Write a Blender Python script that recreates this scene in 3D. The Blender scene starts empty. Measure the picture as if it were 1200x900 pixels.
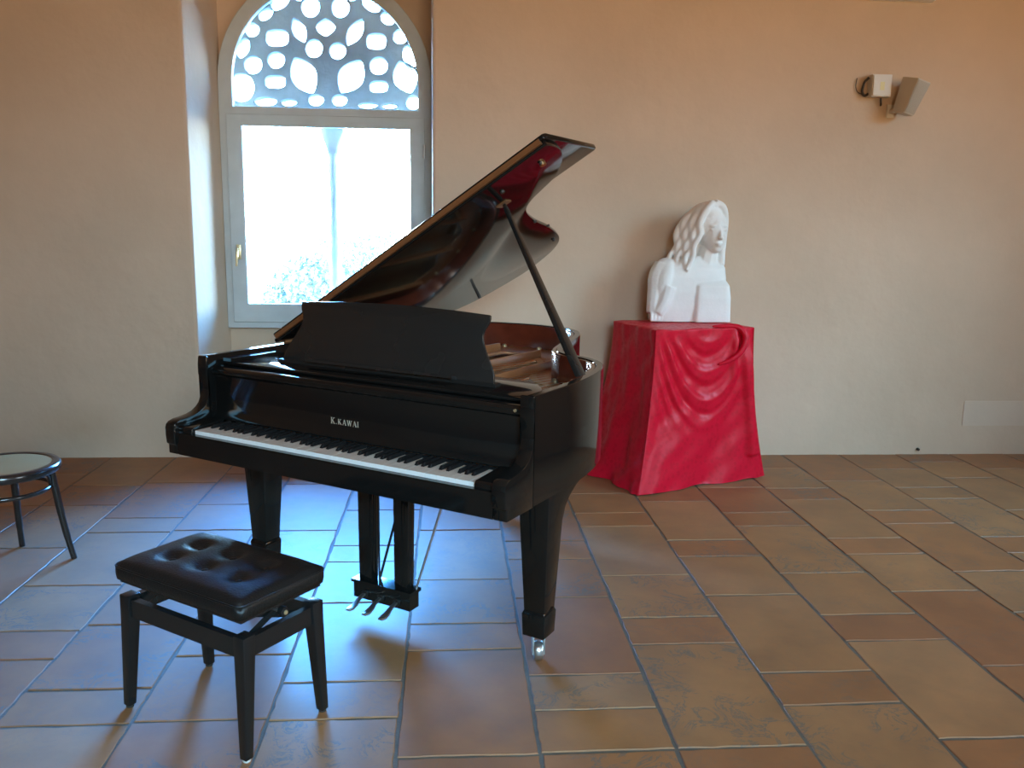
import bpy, bmesh, math, random
from mathutils import Vector, Matrix
random.seed(7)
PI = math.pi
S = bpy.context.scene
COL = S.collection

# ------------------------------------------------------------------ camera
F_PX, PITCH, YAW, ROLL, CAM_H = 997.5, .17818641, .07439321, .01540414, 1.470
cy, sy, cp, sp, cr, sr = math.cos(YAW), math.sin(YAW), math.cos(PITCH), math.sin(PITCH), math.cos(ROLL), math.sin(ROLL)
FWD = Vector((sy*cp, cy*cp, -sp)); RT0 = Vector((cy, -sy, 0)); DN0 = FWD.cross(RT0)
RT = cr*RT0 - sr*DN0; DN = sr*RT0 + cr*DN0
cam = bpy.data.cameras.new('camera'); camo = bpy.data.objects.new('camera', cam); COL.objects.link(camo)
cam.sensor_fit = 'HORIZONTAL'; cam.sensor_width = 36; cam.lens = F_PX*36/1200; cam.clip_start = .05; cam.clip_end = 500
M = Matrix((RT, -DN, -FWD)).transposed().to_4x4(); M.translation = (0, 0, CAM_H); camo.matrix_world = M
S.camera = camo

def ray(x, y): return FWD + RT*((x-600)/F_PX) + DN*((y-450)/F_PX)
def at_z(x, y, z=0):                      # measuring aid: where a sight line of the photograph meets a level
    d = ray(x, y); t = (z-CAM_H)/d.z; return Vector((0, 0, CAM_H)) + d*t
def at_y(x, y, Y):
    d = ray(x, y); return Vector((0, 0, CAM_H)) + d*(Y/d.y)

# ------------------------------------------------------------------ world, lights, exposure
W = bpy.data.worlds.new('sky'); S.world = W; W.use_nodes = True
nt = W.node_tree; nt.nodes.clear()
o = nt.nodes.new('ShaderNodeOutputWorld'); bg = nt.nodes.new('ShaderNodeBackground')
tc = nt.nodes.new('ShaderNodeTexCoord'); sx = nt.nodes.new('ShaderNodeSeparateXYZ'); cr_ = nt.nodes.new('ShaderNodeValToRGB')
nt.links.new(tc.outputs['Generated'], sx.inputs[0]); nt.links.new(sx.outputs['Z'], cr_.inputs[0])
nt.links.new(cr_.outputs[0], bg.inputs[0]); nt.links.new(bg.outputs[0], o.inputs[0])
e = cr_.color_ramp.elements
e[0].position = 0.0; e[0].color = (.90, .96, 1, 1)
e[1].position = 1.0; e[1].color = (.06, .25, .70, 1)
k = e.new(.11); k.color = (.38, .72, 1, 1)
k = e.new(.28); k.color = (.10, .48, 1.2, 1)
k = e.new(.62); k.color = (.08, .36, 1.12, 1)
bg.inputs[1].default_value = 148.0
S.view_settings.view_transform = 'Standard'; S.view_settings.look = 'None'
S.view_settings.exposure = 0.0; S.view_settings.gamma = 1.0; S.view_settings.use_curve_mapping = False
S.cycles.use_denoising = True
S.cycles.max_bounces = 10; S.cycles.diffuse_bounces = 5; S.cycles.glossy_bounces = 5; S.cycles.transparent_max_bounces = 12
S.cycles.caustics_reflective = False; S.cycles.caustics_refractive = False
S.cycles.sample_clamp_indirect = 40.0

# room extents
XL, XR, YF, YB, ZC = -7.4, 5.4, -3.2, 5.466, 4.3

def area(name, loc, aim, w, h, col, power, spread=180):
    l = bpy.data.lights.new(name, 'AREA'); l.shape = 'RECTANGLE'; l.size = w; l.size_y = h; l.color = col; l.energy = power
    l.spread = math.radians(spread)
    ob = bpy.data.objects.new(name, l); COL.objects.link(ob); ob.location = loc
    ob.rotation_euler = Vector(aim).to_track_quat('-Z', 'Y').to_euler()
    return ob
# added lamps at unseen windows: cool down-light for sky, warm up-light for ground bounce
COOL = (.27, .68, 1.0); WARM = (1.0, .66, .36)
area('added_sky_fill', (XR-.12, 2.55, 2.45), (-1, .75, -.84), 1.9, 2.0, COOL, 66, 76)
area('added_ground_fill', (XR-.12, 2.55, 2.4), (-1, .25, .35), 1.9, 2.0, WARM, 54, 150)
area('added_sky_fill', (XR-.12, -1.0, 2.45), (-1, .75, -.66), 1.9, 2.0, COOL, 38, 76)
area('added_ground_fill', (XR-.12, -1.0, 2.4), (-1, .5, .4), 1.9, 2.0, WARM, 92, 150)
area('added_ground_fill', (.6, YF+.12, 2.4), (-.3, 1, .7), 1.9, 2.0, WARM, 215, 125)
area('added_sky_fill', (.6, YF+.12, 2.45), (-.22, 1, -.62), 1.9, 2.0, COOL, 135, 66)
pl = bpy.data.lights.new('window_portal', 'AREA'); pl.shape = 'RECTANGLE'; pl.size = 1.5; pl.size_y = 2.4; pl.cycles.is_portal = True
po = bpy.data.objects.new('window_portal', pl); COL.objects.link(po); po.location = (-.84, 6.6, 2.0); po.rotation_euler = Vector((0, -1, 0)).to_track_quat('-Z', 'Y').to_euler()

# ------------------------------------------------------------------ materials
def mat(name, col, rough=.5, metal=0, spec=.5, coat=0, sheen=0, bump=0, bscale=40, var=0, vscale=6, col2=None, rvar=0):
    m = bpy.data.materials.new(name); m.use_nodes = True; n = m.node_tree.nodes; L = m.node_tree.links
    b = n['Principled BSDF']
    b.inputs['Base Color'].default_value = (*col, 1); b.inputs['Roughness'].default_value = rough
    b.inputs['Metallic'].default_value = metal; b.inputs['Specular IOR Level'].default_value = spec
    b.inputs['Coat Weight'].default_value = coat; b.inputs['Coat Roughness'].default_value = .05
    b.inputs['Sheen Weight'].default_value = sheen
    co = n.new('ShaderNodeTexCoord')
    if var or col2:
        t = n.new('ShaderNodeTexNoise'); t.inputs['Scale'].default_value = vscale; t.inputs['Detail'].default_value = 5
        L.new(co.outputs['Object'], t.inputs['Vector'])
        r = n.new('ShaderNodeValToRGB'); r.color_ramp.elements[0].position = .32; r.color_ramp.elements[1].position = .68
        c2 = col2 or tuple(c*(1-var) for c in col)
        r.color_ramp.elements[0].color = (*c2, 1); r.color_ramp.elements[1].color = (*col, 1)
        L.new(t.outputs['Fac'], r.inputs[0]); L.new(r.outputs[0], b.inputs['Base Color'])
    if rvar:
        t2 = n.new('ShaderNodeTexNoise'); t2.inputs['Scale'].default_value = vscale; L.new(co.outputs['Object'], t2.inputs['Vector'])
        mr = n.new('ShaderNodeMapRange'); mr.inputs[3].default_value = rough-rvar; mr.inputs[4].default_value = rough+rvar
        L.new(t2.outputs['Fac'], mr.inputs[0]); L.new(mr.outputs[0], b.inputs['Roughness'])
    if bump:
        t3 = n.new('ShaderNodeTexNoise'); t3.inputs['Scale'].default_value = bscale; t3.inputs['Detail'].default_value = 6
        L.new(co.outputs['Object'], t3.inputs['Vector'])
        bp = n.new('ShaderNodeBump'); bp.inputs['Strength'].default_value = bump; bp.inputs['Distance'].default_value = .01
        L.new(t3.outputs['Fac'], bp.inputs['Height']); L.new(bp.outputs[0], b.inputs['Normal'])
    return m

def plaster():
    m = bpy.data.materials.new('plaster'); m.use_nodes = True; n = m.node_tree.nodes; L = m.node_tree.links; b = n['Principled BSDF']
    b.inputs['Roughness'].default_value = .85; b.inputs['Specular IOR Level'].default_value = .2
    g = n.new('ShaderNodeNewGeometry')
    t = n.new('ShaderNodeTexNoise'); t.inputs['Scale'].default_value = .9; t.inputs['Detail'].default_value = 8; t.inputs['Roughness'].default_value = .6
    L.new(g.outputs['Position'], t.inputs['Vector'])
    r = n.new('ShaderNodeValToRGB'); r.color_ramp.elements[0].position = .3; r.color_ramp.elements[1].position = .7
    r.color_ramp.elements[0].color = (.53, .41, .30, 1); r.color_ramp.elements[1].color = (.635, .495, .365, 1)
    L.new(t.outputs['Fac'], r.inputs[0])
    # damp stain low on the wall left of the piano
    vm = n.new('ShaderNodeVectorMath'); vm.operation = 'SUBTRACT'; vm.inputs[1].default_value = (-2.33, 5.466, .20); L.new(g.outputs['Position'], vm.inputs[0])
    vs = n.new('ShaderNodeVectorMath'); vs.operation = 'MULTIPLY'; vs.inputs[1].default_value = (3.2, 3, 5.0); L.new(vm.outputs[0], vs.inputs[0])
    ln = n.new('ShaderNodeVectorMath'); ln.operation = 'LENGTH'; L.new(vs.outputs[0], ln.inputs[0])
    t2 = n.new('ShaderNodeTexNoise'); t2.inputs['Scale'].default_value = 5; t2.inputs['Detail'].default_value = 6; L.new(g.outputs['Position'], t2.inputs['Vector'])
    ad = n.new('ShaderNodeMath'); ad.operation = 'ADD'; L.new(ln.outputs['Value'], ad.inputs[0]); L.new(t2.outputs['Fac'], ad.inputs[1])
    mr = n.new('ShaderNodeMapRange'); mr.inputs[1].default_value = .6; mr.inputs[2].default_value = 1.5; mr.inputs[3].default_value = .55; mr.inputs[4].default_value = 0; L.new(ad.outputs[0], mr.inputs[0])
    mx = n.new('ShaderNodeMix'); mx.data_type = 'RGBA'; mx.inputs[7].default_value = (.40, .29, .19, 1)
    L.new(mr.outputs[0], mx.inputs[0]); L.new(r.outputs[0], mx.inputs[6]); L.new(mx.outputs[2], b.inputs['Base Color'])
    t3 = n.new('ShaderNodeTexNoise'); t3.inputs['Scale'].default_value = 9; t3.inputs['Detail'].default_value = 8; L.new(g.outputs['Position'], t3.inputs['Vector'])
    bp = n.new('ShaderNodeBump'); bp.inputs['Strength'].default_value = .18; bp.inputs['Distance'].default_value = .03
    L.new(t3.outputs['Fac'], bp.inputs['Height']); L.new(bp.outputs[0], b.inputs['Normal'])
    return m

def tile_material():
    m = bpy.data.materials.new('terracotta_stone'); m.use_nodes = True; n = m.node_tree.nodes; L = m.node_tree.links; b = n['Principled BSDF']
    oi = n.new('ShaderNodeObjectInfo'); g = n.new('ShaderNodeNewGeometry')
    t = n.new('ShaderNodeTexNoise'); t.inputs['Scale'].default_value = 4.5; t.inputs['Detail'].default_value = 8; t.inputs['Roughness'].default_value = .6
    off = n.new('ShaderNodeVectorMath'); off.operation = 'MULTIPLY_ADD'; off.inputs[1].default_value = (1, 1, 1)
    cx = n.new('ShaderNodeCombineXYZ'); mu = n.new('ShaderNodeMath'); mu.operation = 'MULTIPLY'; mu.inputs[1].default_value = 37
    L.new(oi.outputs['Random'], mu.inputs[0]); L.new(mu.outputs[0], cx.inputs[2])
    L.new(g.outputs['Position'], off.inputs[0]); L.new(cx.outputs[0], off.inputs[2])
    L.new(off.outputs[0], t.inputs['Vector'])
    mr = n.new('ShaderNodeMapRange'); mr.inputs[1].default_value = .25; mr.inputs[2].default_value = .75; mr.inputs[3].default_value = .72; mr.inputs[4].default_value = 1.22
    L.new(t.outputs['Fac'], mr.inputs[0])
    mc = n.new('ShaderNodeVectorMath'); mc.operation = 'MULTIPLY'; L.new(oi.outputs['Color'], mc.inputs[0]); L.new(mr.outputs[0], mc.inputs[1])
    # veins and pits of the stone
    v = n.new('ShaderNodeTexNoise'); v.inputs['Scale'].default_value = 9; v.inputs['Detail'].default_value = 10; v.inputs['Roughness'].default_value = .7; v.inputs['Distortion'].default_value = 1.2
    L.new(off.outputs[0], v.inputs['Vector'])
    sb = n.new('ShaderNodeMath'); sb.operation = 'SUBTRACT'; sb.inputs[1].default_value = .5; L.new(v.outputs['Fac'], sb.inputs[0])
    ab = n.new('ShaderNodeMath'); ab.operation = 'ABSOLUTE'; L.new(sb.outputs[0], ab.inputs[0])
    m1 = n.new('ShaderNodeMapRange'); m1.inputs[1].default_value = 0; m1.inputs[2].default_value = .030; m1.inputs[3].default_value = 1; m1.inputs[4].default_value = 0; L.new(ab.outputs[0], m1.inputs[0])
    big = n.new('ShaderNodeTexNoise'); big.inputs['Scale'].default_value = 5; L.new(off.outputs[0], big.inputs['Vector'])
    m2 = n.new('ShaderNodeMapRange'); m2.inputs[1].default_value = .46; m2.inputs[2].default_value = .56; L.new(big.outputs['Fac'], m2.inputs[0])
    mm = n.new('ShaderNodeMath'); mm.operation = 'MULTIPLY'; L.new(m1.outputs[0], mm.inputs[0]); L.new(m2.outputs[0], mm.inputs[1])
    ma = n.new('ShaderNodeMath'); ma.operation = 'MULTIPLY'; L.new(mm.outputs[0], ma.inputs[0]); L.new(oi.outputs['Alpha'], ma.inputs[1])
    mx = n.new('ShaderNodeMix'); mx.data_type = 'RGBA'; mx.inputs[7].default_value = (.10, .085, .065, 1)
    L.new(ma.outputs[0], mx.inputs[0]); L.new(mc.outputs[0], mx.inputs[6]); L.new(mx.outputs[2], b.inputs['Base Color'])
    rr = n.new('ShaderNodeMapRange'); rr.inputs[3].default_value = .60; rr.inputs[4].default_value = .76; L.new(t.outputs['Fac'], rr.inputs[0]); L.new(rr.outputs[0], b.inputs['Roughness'])
    b.inputs["Specular IOR Level"].default_value = .88; b.inputs["Coat Weight"].default_value = .12; b.inputs["Coat Roughness"].default_value = .24; b.inputs["Coat IOR"].default_value = 1.45
    t3 = n.new('ShaderNodeTexNoise'); t3.inputs['Scale'].default_value = 7; t3.inputs['Detail'].default_value = 5; L.new(off.outputs[0], t3.inputs['Vector'])
    bp = n.new('ShaderNodeBump'); bp.inputs['Strength'].default_value = .16; bp.inputs['Distance'].default_value = .012
    L.new(t3.outputs['Fac'], bp.inputs['Height']); L.new(bp.outputs[0], b.inputs['Normal'])
    return m

def glass():
    m = bpy.data.materials.new('window_glass'); m.use_nodes = True; n = m.node_tree.nodes; L = m.node_tree.links
    n.remove(n['Principled BSDF']); out = n['Material Output']
    tr = n.new('ShaderNodeBsdfTransparent'); tr.inputs[0].default_value = (.96, .98, .98, 1)
    gl = n.new('ShaderNodeBsdfGlossy'); gl.inputs['Roughness'].default_value = .02
    fr = n.new('ShaderNodeFresnel'); fr.inputs[0].default_value = 1.45
    mx = n.new('ShaderNodeMixShader'); L.new(fr.outputs[0], mx.inputs[0]); L.new(tr.outputs[0], mx.inputs[1]); L.new(gl.outputs[0], mx.inputs[2]); L.new(mx.outputs[0], out.inputs[0])
    return m

def damask():
    m = mat('red_damask', (.50, .006, .022), .48, 0, .2, 0, .06)
    n = m.node_tree.nodes; L = m.node_tree.links; b = n['Principled BSDF']
    b.inputs['Sheen Tint'].default_value = (1, .25, .3, 1); b.inputs['Sheen Roughness'].default_value = .4
    g = n.new('ShaderNodeTexCoord')
    v = n.new('ShaderNodeTexVoronoi'); v.inputs['Scale'].default_value = 34; L.new(g.outputs['Object'], v.inputs['Vector'])
    t = n.new('ShaderNodeTexNoise'); t.inputs['Scale'].default_value = 38; t.inputs['Detail'].default_value = 3; t.inputs['Distortion'].default_value = 1.5; L.new(g.outputs['Object'], t.inputs['Vector'])
    mu = n.new('ShaderNodeMath'); mu.operation = 'MULTIPLY'; L.new(v.outputs['Distance'], mu.inputs[0]); L.new(t.outputs['Fac'], mu.inputs[1])
    r = n.new('ShaderNodeValToRGB'); r.color_ramp.elements[0].position = .12; r.color_ramp.elements[1].position = .25
    r.color_ramp.elements[0].color = (.50, .0035, .018, 1); r.color_ramp.elements[1].color = (.57, .005, .024, 1)
    L.new(mu.outputs[0], r.inputs[0]); L.new(r.outputs[0], b.inputs['Base Color'])
    mr = n.new('ShaderNodeMapRange'); mr.inputs[1].default_value = .12; mr.inputs[2].default_value = .25; mr.inputs[3].default_value = .5; mr.inputs[4].default_value = .36
    L.new(mu.outputs[0], mr.inputs[0]); L.new(mr.outputs[0], b.inputs['Roughness'])
    return m

def cane():
    m = bpy.data.materials.new('woven_cane'); m.use_nodes = True; n = m.node_tree.nodes; L = m.node_tree.links; b = n['Principled BSDF']
    b.inputs['Roughness'].default_value = .8; b.inputs['Specular IOR Level'].default_value = .1
    g = n.new('ShaderNodeTexCoord'); c = n.new('ShaderNodeTexChecker'); c.inputs['Scale'].default_value = 160
    c.inputs[1].default_value = (.36, .17, .055, 1); c.inputs[2].default_value = (.28, .13, .04, 1)
    L.new(g.outputs['Object'], c.inputs['Vector']); L.new(c.outputs[0], b.inputs['Base Color'])
    return m

MAT = dict(
    plaster=plaster(), tile=tile_material(), glass=glass(), red=damask(), cane=cane(),
    grout=mat('grout', (.13, .105, .08), .75, bump=.3, bscale=120, var=.3, vscale=14),
    ceiling=mat('ceiling_boards', (.50, .33, .19), .7, var=.25, vscale=3),
    black=mat('black_polish', (.007, .007, .0065), .075, 0, .38, 0, rvar=.02, vscale=5),
    satin=mat('black_satin', (.014, .014, .013), .26, 0, .45, rvar=.05, vscale=7),
    stoolblack=mat('black_lacquered_wood', (.010, .010, .010), .25, 0, .45),
    mahog=mat('mahogany', (.17, .032, .014), .22, 0, .5, .3, col2=(.10, .018, .008), vscale=9),
    gold=mat('bronze_plate', (.50, .20, .075), .38, .4, .5, col2=(.40, .14, .05), vscale=5),
    spruce=mat('spruce', (.55, .33, .16), .35, col2=(.45, .25, .11), vscale=8),
    brass=mat('brass', (.46, .23, .10), .36, .8),
    brassbright=mat('gilt_brass', (.80, .66, .38), .3, .8),
    steel=mat('steel', (.55, .54, .52), .28, .95),
    ivory=mat('white_key_plastic', (.82, .80, .76), .22),
    tanivory=mat('tan_key_top', (.60, .49, .40), .3),
    ebony=mat('black_key_plastic', (.007, .007, .007), .5, 0, .25),
    letter=mat('aged_gilt_inlay', (.60, .55, .44), .4, .5),
    felt=mat('red_felt', (.25, .01, .015), .9),
    leather=mat('black_leather', (.009, .0085, .008), .40, 0, .30, bump=.15, bscale=160),
    frame=mat('grey_blue_paint', (.50, .56, .57), .45, var=.08, vscale=10),
    sill=mat('jamb_plaster', (.70, .68, .62), .8, bump=.2, bscale=12, var=.1, vscale=3),
    stone=mat('grey_stone', (.30, .30, .29), .85, bump=.4, bscale=30, var=.2, vscale=8),
    marble=mat('white_marble', (.80, .79, .755), .5, 0, .35, var=.08, vscale=7, bump=.12, bscale=50),
    whiteplastic=mat('off_white_plastic', (.50, .45, .37), .45),
    grille=mat('speaker_grille', (.40, .36, .29), .6, bump=.5, bscale=400),
    boxplastic=mat('white_plastic', (.62, .59, .52), .45),
    yellowish=mat('yellowed_sticker', (.66, .60, .30), .5),
    cable=mat('dark_cable', (.03, .025, .02), .5),
    bent=mat('dark_bentwood', (.016, .014, .014), .2, 0, .5, .3),
    patch=mat('pale_plaster_patch', (.64, .52, .40), .85, bump=.15, bscale=20, var=.06, vscale=4),
    leaf=mat('olive_foliage', (.050, .056, .034), .7, 0, .1, col2=(.075, .078, .055), vscale=2),
    bark=mat('bark', (.12, .09, .06), .9),
    earth=mat('dry_earth', (.52, .42, .28), .9, var=.25, vscale=.3),
    lampwhite=mat('white_lamp_housing', (.8, .8, .78), .4),
)

# ------------------------------------------------------------------ helpers
def link(name, me, m=None, parent=None, smooth=False):
    ob = bpy.data.objects.new(name, me); COL.objects.link(ob)
    if m is not None and not me.materials: me.materials.append(MAT[m] if isinstance(m, str) else m)
    if parent is not None: ob.parent = parent
    if smooth:
        me.polygons.foreach_set('use_smooth', [True]*len(me.polygons))
    return ob
def from_bm(name, bm, m=None, parent=None, smooth=False, recalc=True):
    if recalc: bmesh.ops.recalc_face_normals(bm, faces=bm.faces)
    me = bpy.data.meshes.new(name); bm.to_mesh(me); bm.free()
    return link(name, me, m, parent, smooth)
def autosmooth(ob, deg=35):
    me = ob.data; bm = bmesh.new(); bm.from_mesh(me)
    for f in bm.faces: f.smooth = True
    for ed in bm.edges:
        if len(ed.link_faces) == 2 and ed.calc_face_angle(0) > math.radians(deg): ed.smooth = False
    bm.to_mesh(me); bm.free(); return ob
def bev(bm, w, seg=2, ang=30):
    ed = [x for x in bm.edges if len(x.link_faces) == 2 and x.calc_face_angle(0) > math.radians(ang)]
    if ed and w > 0: bmesh.ops.bevel(bm, geom=ed, offset=w, segments=seg, affect='EDGES', profile=.5, clamp_overlap=True)
def box_bm(x0, x1, y0, y1, z0, z1, b=0, seg=2, bm=None):
    bm = bm or bmesh.new()
    vs = [bm.verts.new((x, y, z)) for z in (z0, z1) for y in (y0, y1) for x in (x0, x1)]
    for f in ((0,2,3,1),(4,5,7,6),(0,1,5,4),(2,6,7,3),(0,4,6,2),(1,3,7,5)): bm.faces.new([vs[i] for i in f])
    if b: bev(bm, b, seg)
    return bm
def box(name, x0, x1, y0, y1, z0, z1, m, parent=None, b=.003, seg=2):
    ob = from_bm(name, box_bm(x0, x1, y0, y1, z0, z1, b, seg), m, parent); return autosmooth(ob)
def prism(name, pts, a0, a1, axis, m, parent=None, b=0, seg=2, smooth_deg=35):
    """polygon pts in the two other axes (in order), extruded along axis from a0 to a1"""
    bm = bmesh.new()
    def P(p, a): return {'x': (a, p[0], p[1]), 'y': (p[0], a, p[1]), 'z': (p[0], p[1], a)}[axis]
    A = [bm.verts.new(P(p, a0)) for p in pts]; B = [bm.verts.new(P(p, a1)) for p in pts]; n = len(pts)
    bm.faces.new(A); bm.faces.new(B)
    for i in range(n): bm.faces.new((A[i], A[(i+1) % n], B[(i+1) % n], B[i]))
    bmesh.ops.recalc_face_normals(bm, faces=bm.faces)
    if b: bev(bm, b, seg)
    ob = from_bm(name, bm, m, parent); return autosmooth(ob, smooth_deg)
def loft(name, rings, m, parent=None, cap=True, smooth=False, b=0, deg=35, closed=True):
    bm = bmesh.new(); R = [[bm.verts.new(p) for p in r] for r in rings]; n = len(R[0])
    for a, c in zip(R, R[1:]):
        for i in range(n if closed else n-1): bm.faces.new((a[i], a[(i+1) % n], c[(i+1) % n], c[i]))
    if cap: bm.faces.new(R[0][::-1]); bm.faces.new(R[-1])
    bmesh.ops.recalc_face_normals(bm, faces=bm.faces)
    if b: bev(bm, b)
    ob = from_bm(name, bm, m, parent)
    return autosmooth(ob, deg)
def tube_bm(path, rad, seg=10, bm=None, closed=False):
    bm = bm or bmesh.new(); path = [Vector(p) for p in path]; n = len(path)
    rads = rad if isinstance(rad, (list, tuple)) else [rad]*n
    rings = []; up = None
    for i, p in enumerate(path):
        if closed: t = path[(i+1) % n]-path[i-1]
        else: t = path[min(i+1, n-1)]-path[max(i-1, 0)]
        t.normalize()
        if up is None: up = Vector((0, 0, 1)) if abs(t.z) < .9 else Vector((1, 0, 0))
        s = t.cross(up).normalized(); up = s.cross(t).normalized()
        rings.append([bm.verts.new(p+(s*math.cos(2*PI*j/seg)+up*math.sin(2*PI*j/seg))*rads[i]) for j in range(seg)])
    pairs = list(zip(rings, rings[1:])) + ([(rings[-1], rings[0])] if closed else [])
    for a, c in pairs:
        for j in range(seg): bm.faces.new((a[j], a[(j+1) % seg], c[(j+1) % seg], c[j]))
    if not closed: bm.faces.new(rings[0][::-1]); bm.faces.new(rings[-1])
    return bm
def tube(name, path, rad, m, parent=None, seg=10, closed=False):
    ob = from_bm(name, tube_bm(path, rad, seg, None, closed), m, parent); return autosmooth(ob, 50)
def lathe(name, prof, m, parent=None, loc=(0, 0, 0), seg=24, axis='z'):
    bm = bmesh.new(); rings = []
    for r, z in prof:
        rr = []
        for j in range(seg):
            a = 2*PI*j/seg; c = (r*math.cos(a), r*math.sin(a), z)
            if axis == 'x': c = (z, r*math.cos(a), r*math.sin(a))
            if axis == 'y': c = (r*math.cos(a), z, r*math.sin(a))
            rr.append(bm.verts.new(Vector(c)+Vector(loc)))
        rings.append(rr)
    for a, c in zip(rings, rings[1:]):
        for j in range(seg): bm.faces.new((a[j], a[(j+1) % seg], c[(j+1) % seg], c[j]))
    bm.faces.new(rings[0][::-1]); bm.faces.new(rings[-1])
    ob = from_bm(name, bm, m, parent); return autosmooth(ob, 40)
def catmull(pts, sub=6):
    out = []; n = len(pts); P = [Vector(p) for p in pts]
    for i in range(n-1):
        p0, p1, p2, p3 = P[max(i-1, 0)], P[i], P[i+1], P[min(i+2, n-1)]
        for k in range(sub):
            t = k/sub
            out.append(.5*((2*p1)+(p2-p0)*t+(2*p0-5*p1+4*p2-p3)*t*t+(3*p1-p0-3*p2+p3)*t**3))
    out.append(P[-1]); return out
def offset_path(pts, d):
    """shift an open 2D path to its left by d"""
    out = []
    for i, p in enumerate(pts):
        t = pts[min(i+1, len(pts)-1)]-pts[max(i-1, 0)]; t.normalize(); out.append(p+Vector((-t.y, t.x))*d)
    return out
def empty(name, loc=(0, 0, 0), rz=0, parent=None):
    ob = bpy.data.objects.new(name, None); COL.objects.link(ob); ob.location = loc; ob.rotation_euler = (0, 0, rz); ob.empty_display_size = .1
    if parent is not None: ob.parent = parent
    return ob
def tag(ob, label=None, cat=None, group=None, kind=None):
    if label: ob['label'] = label
    if cat: ob['category'] = cat
    if group: ob['group'] = group
    if kind: ob['kind'] = kind
    return ob
def struct(ob, label=None, cat=None): return tag(ob, label, cat, kind='structure')
def curve_fill(name, outer, holes, a0, a1, m, parent=None, bevel=0.0):
    """flat shape with holes in the X-Z plane, extruded from y=a0 to y=a1"""
    cu = bpy.data.curves.new(name, 'CURVE'); cu.dimensions = '2D'; cu.fill_mode = 'BOTH'; cu.extrude = max(abs(a1-a0)/2-bevel, .0005); cu.bevel_depth = bevel; cu.bevel_resolution = 2
    for pts in [outer]+holes:
        s = cu.splines.new('POLY'); s.points.add(len(pts)-1); s.use_cyclic_u = True
        for i, p in enumerate(pts): s.points[i].co = (p[0], p[1], 0, 1)
    t = bpy.data.objects.new('t', cu); COL.objects.link(t); bpy.context.view_layer.update()
    me = bpy.data.meshes.new_from_object(t.evaluated_get(bpy.context.evaluated_depsgraph_get()))
    bpy.data.objects.remove(t); bpy.data.curves.remove(cu)
    me.materials.clear()
    for v in me.vertices: v.co = Vector((v.co.x, (a0+a1)/2 - v.co.z, v.co.y))
    me.name = name
    ob = link(name, me, m, parent); return ob

# ------------------------------------------------------------------ room shell
T = .3
def rect(x0, x1, z0, z1): return [(x0, z0), (x1, z0), (x1, z1), (x0, z1)]
WX0, WX1, WZ0, WZ1 = -1.585, -.108, .50, 3.50     # recess of the window in the back wall
YR = 6.146                                        # back of the recess
bw = .02
wall = curve_fill('wall_back', rect(XL-T, XR+T, -.12, ZC), [rect(WX0-bw, WX1+bw, WZ0-bw, WZ1+bw)][0:1], YB, YR, 'plaster', bevel=bw)
for v in wall.data.vertices:
    if v.co.y > YR-.03 and -1.7 < v.co.x < 0 and .3 < v.co.z < 3.7:
        v.co.x += .034 if v.co.x < -.8 else -.022
    if v.co.y > YR-.03: v.co.y = YR+.002
struct(wall, 'warm beige plastered wall with a deep window recess', 'wall')
autosmooth(wall, 40)
struct(box('wall_left', XL-T, XL, YF, YB-.001, -.12, ZC, 'plaster', b=0), 'plastered wall on the left beyond the bentwood chair', 'wall')
struct(box('wall_right', XR, XR+T, YF, YB-.001, -.12, ZC, 'plaster', b=0), 'plastered wall on the right with invented windows', 'wall')
struct(box('wall_front', XL-T, XR+T, YF-T, YF, -.12, ZC, 'plaster', b=0), 'plastered wall behind the viewer', 'wall')
struct(box('ceiling', XL-T, XR+T, YF-T, YR, ZC, ZC+.2, 'ceiling', b=0), 'wooden boarded ceiling high above', 'ceiling')

# floor: grout bed and stone tiles laid in columns
floor = box('floor', XL, XR, YF, YB+.01, -.12, -.0035, 'grout', b=0)
struct(floor, 'brown stone tile floor with grey joints', 'floor')
LX = [-1.757, -1.351, -.951, -.548, -.151, .262, .658, 1.053, 1.455, 1.854, 2.246, 2.646, 3.047, 3.43]
JX = {0: [565.5, 607, 624, 686, 740, 774], 1: [591, 808, 850.6], 2: [622, 768], 3: [639, 658, 706, 799, 843],
      4: [621, 679, 730.7, 761.5, 886], 5: [634, 655, 700, 790, 831], 6: [601, 616.7, 674, 723.5, 754.3, 875.3],
      7: [587.4, 632.8, 651.8, 697, 787, 825], 8: [600.5, 616, 671, 719.7, 750, 864], 9: [548.5, 572, 585, 630.6, 649, 692.4, 779],
      10: [598, 613.3, 669, 716.5], 11: [549.5, 571, 584, 628.6, 647], 12: [541, 559.8, 597.5], 13: [549]}
cols = []
x = LX[0]
while x > XL+.05: cols.append((max(x-.4, XL), x, None)); x -= .4
for i in range(len(LX)-1): cols.append((LX[i], LX[i+1], i))
x = LX[-1]
while x < XR-.05: cols.append((x, min(x+.4, XR), 13 if x == LX[-1] else None)); x += .4
TINTS = [(.275, .112, .030), (.285, .122, .036), (.258, .097, .024), (.292, .134, .046), (.268, .100, .026), (.240, .084, .020), (.284, .126, .040)]
rt = random.Random(11)
tiles = []
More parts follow.
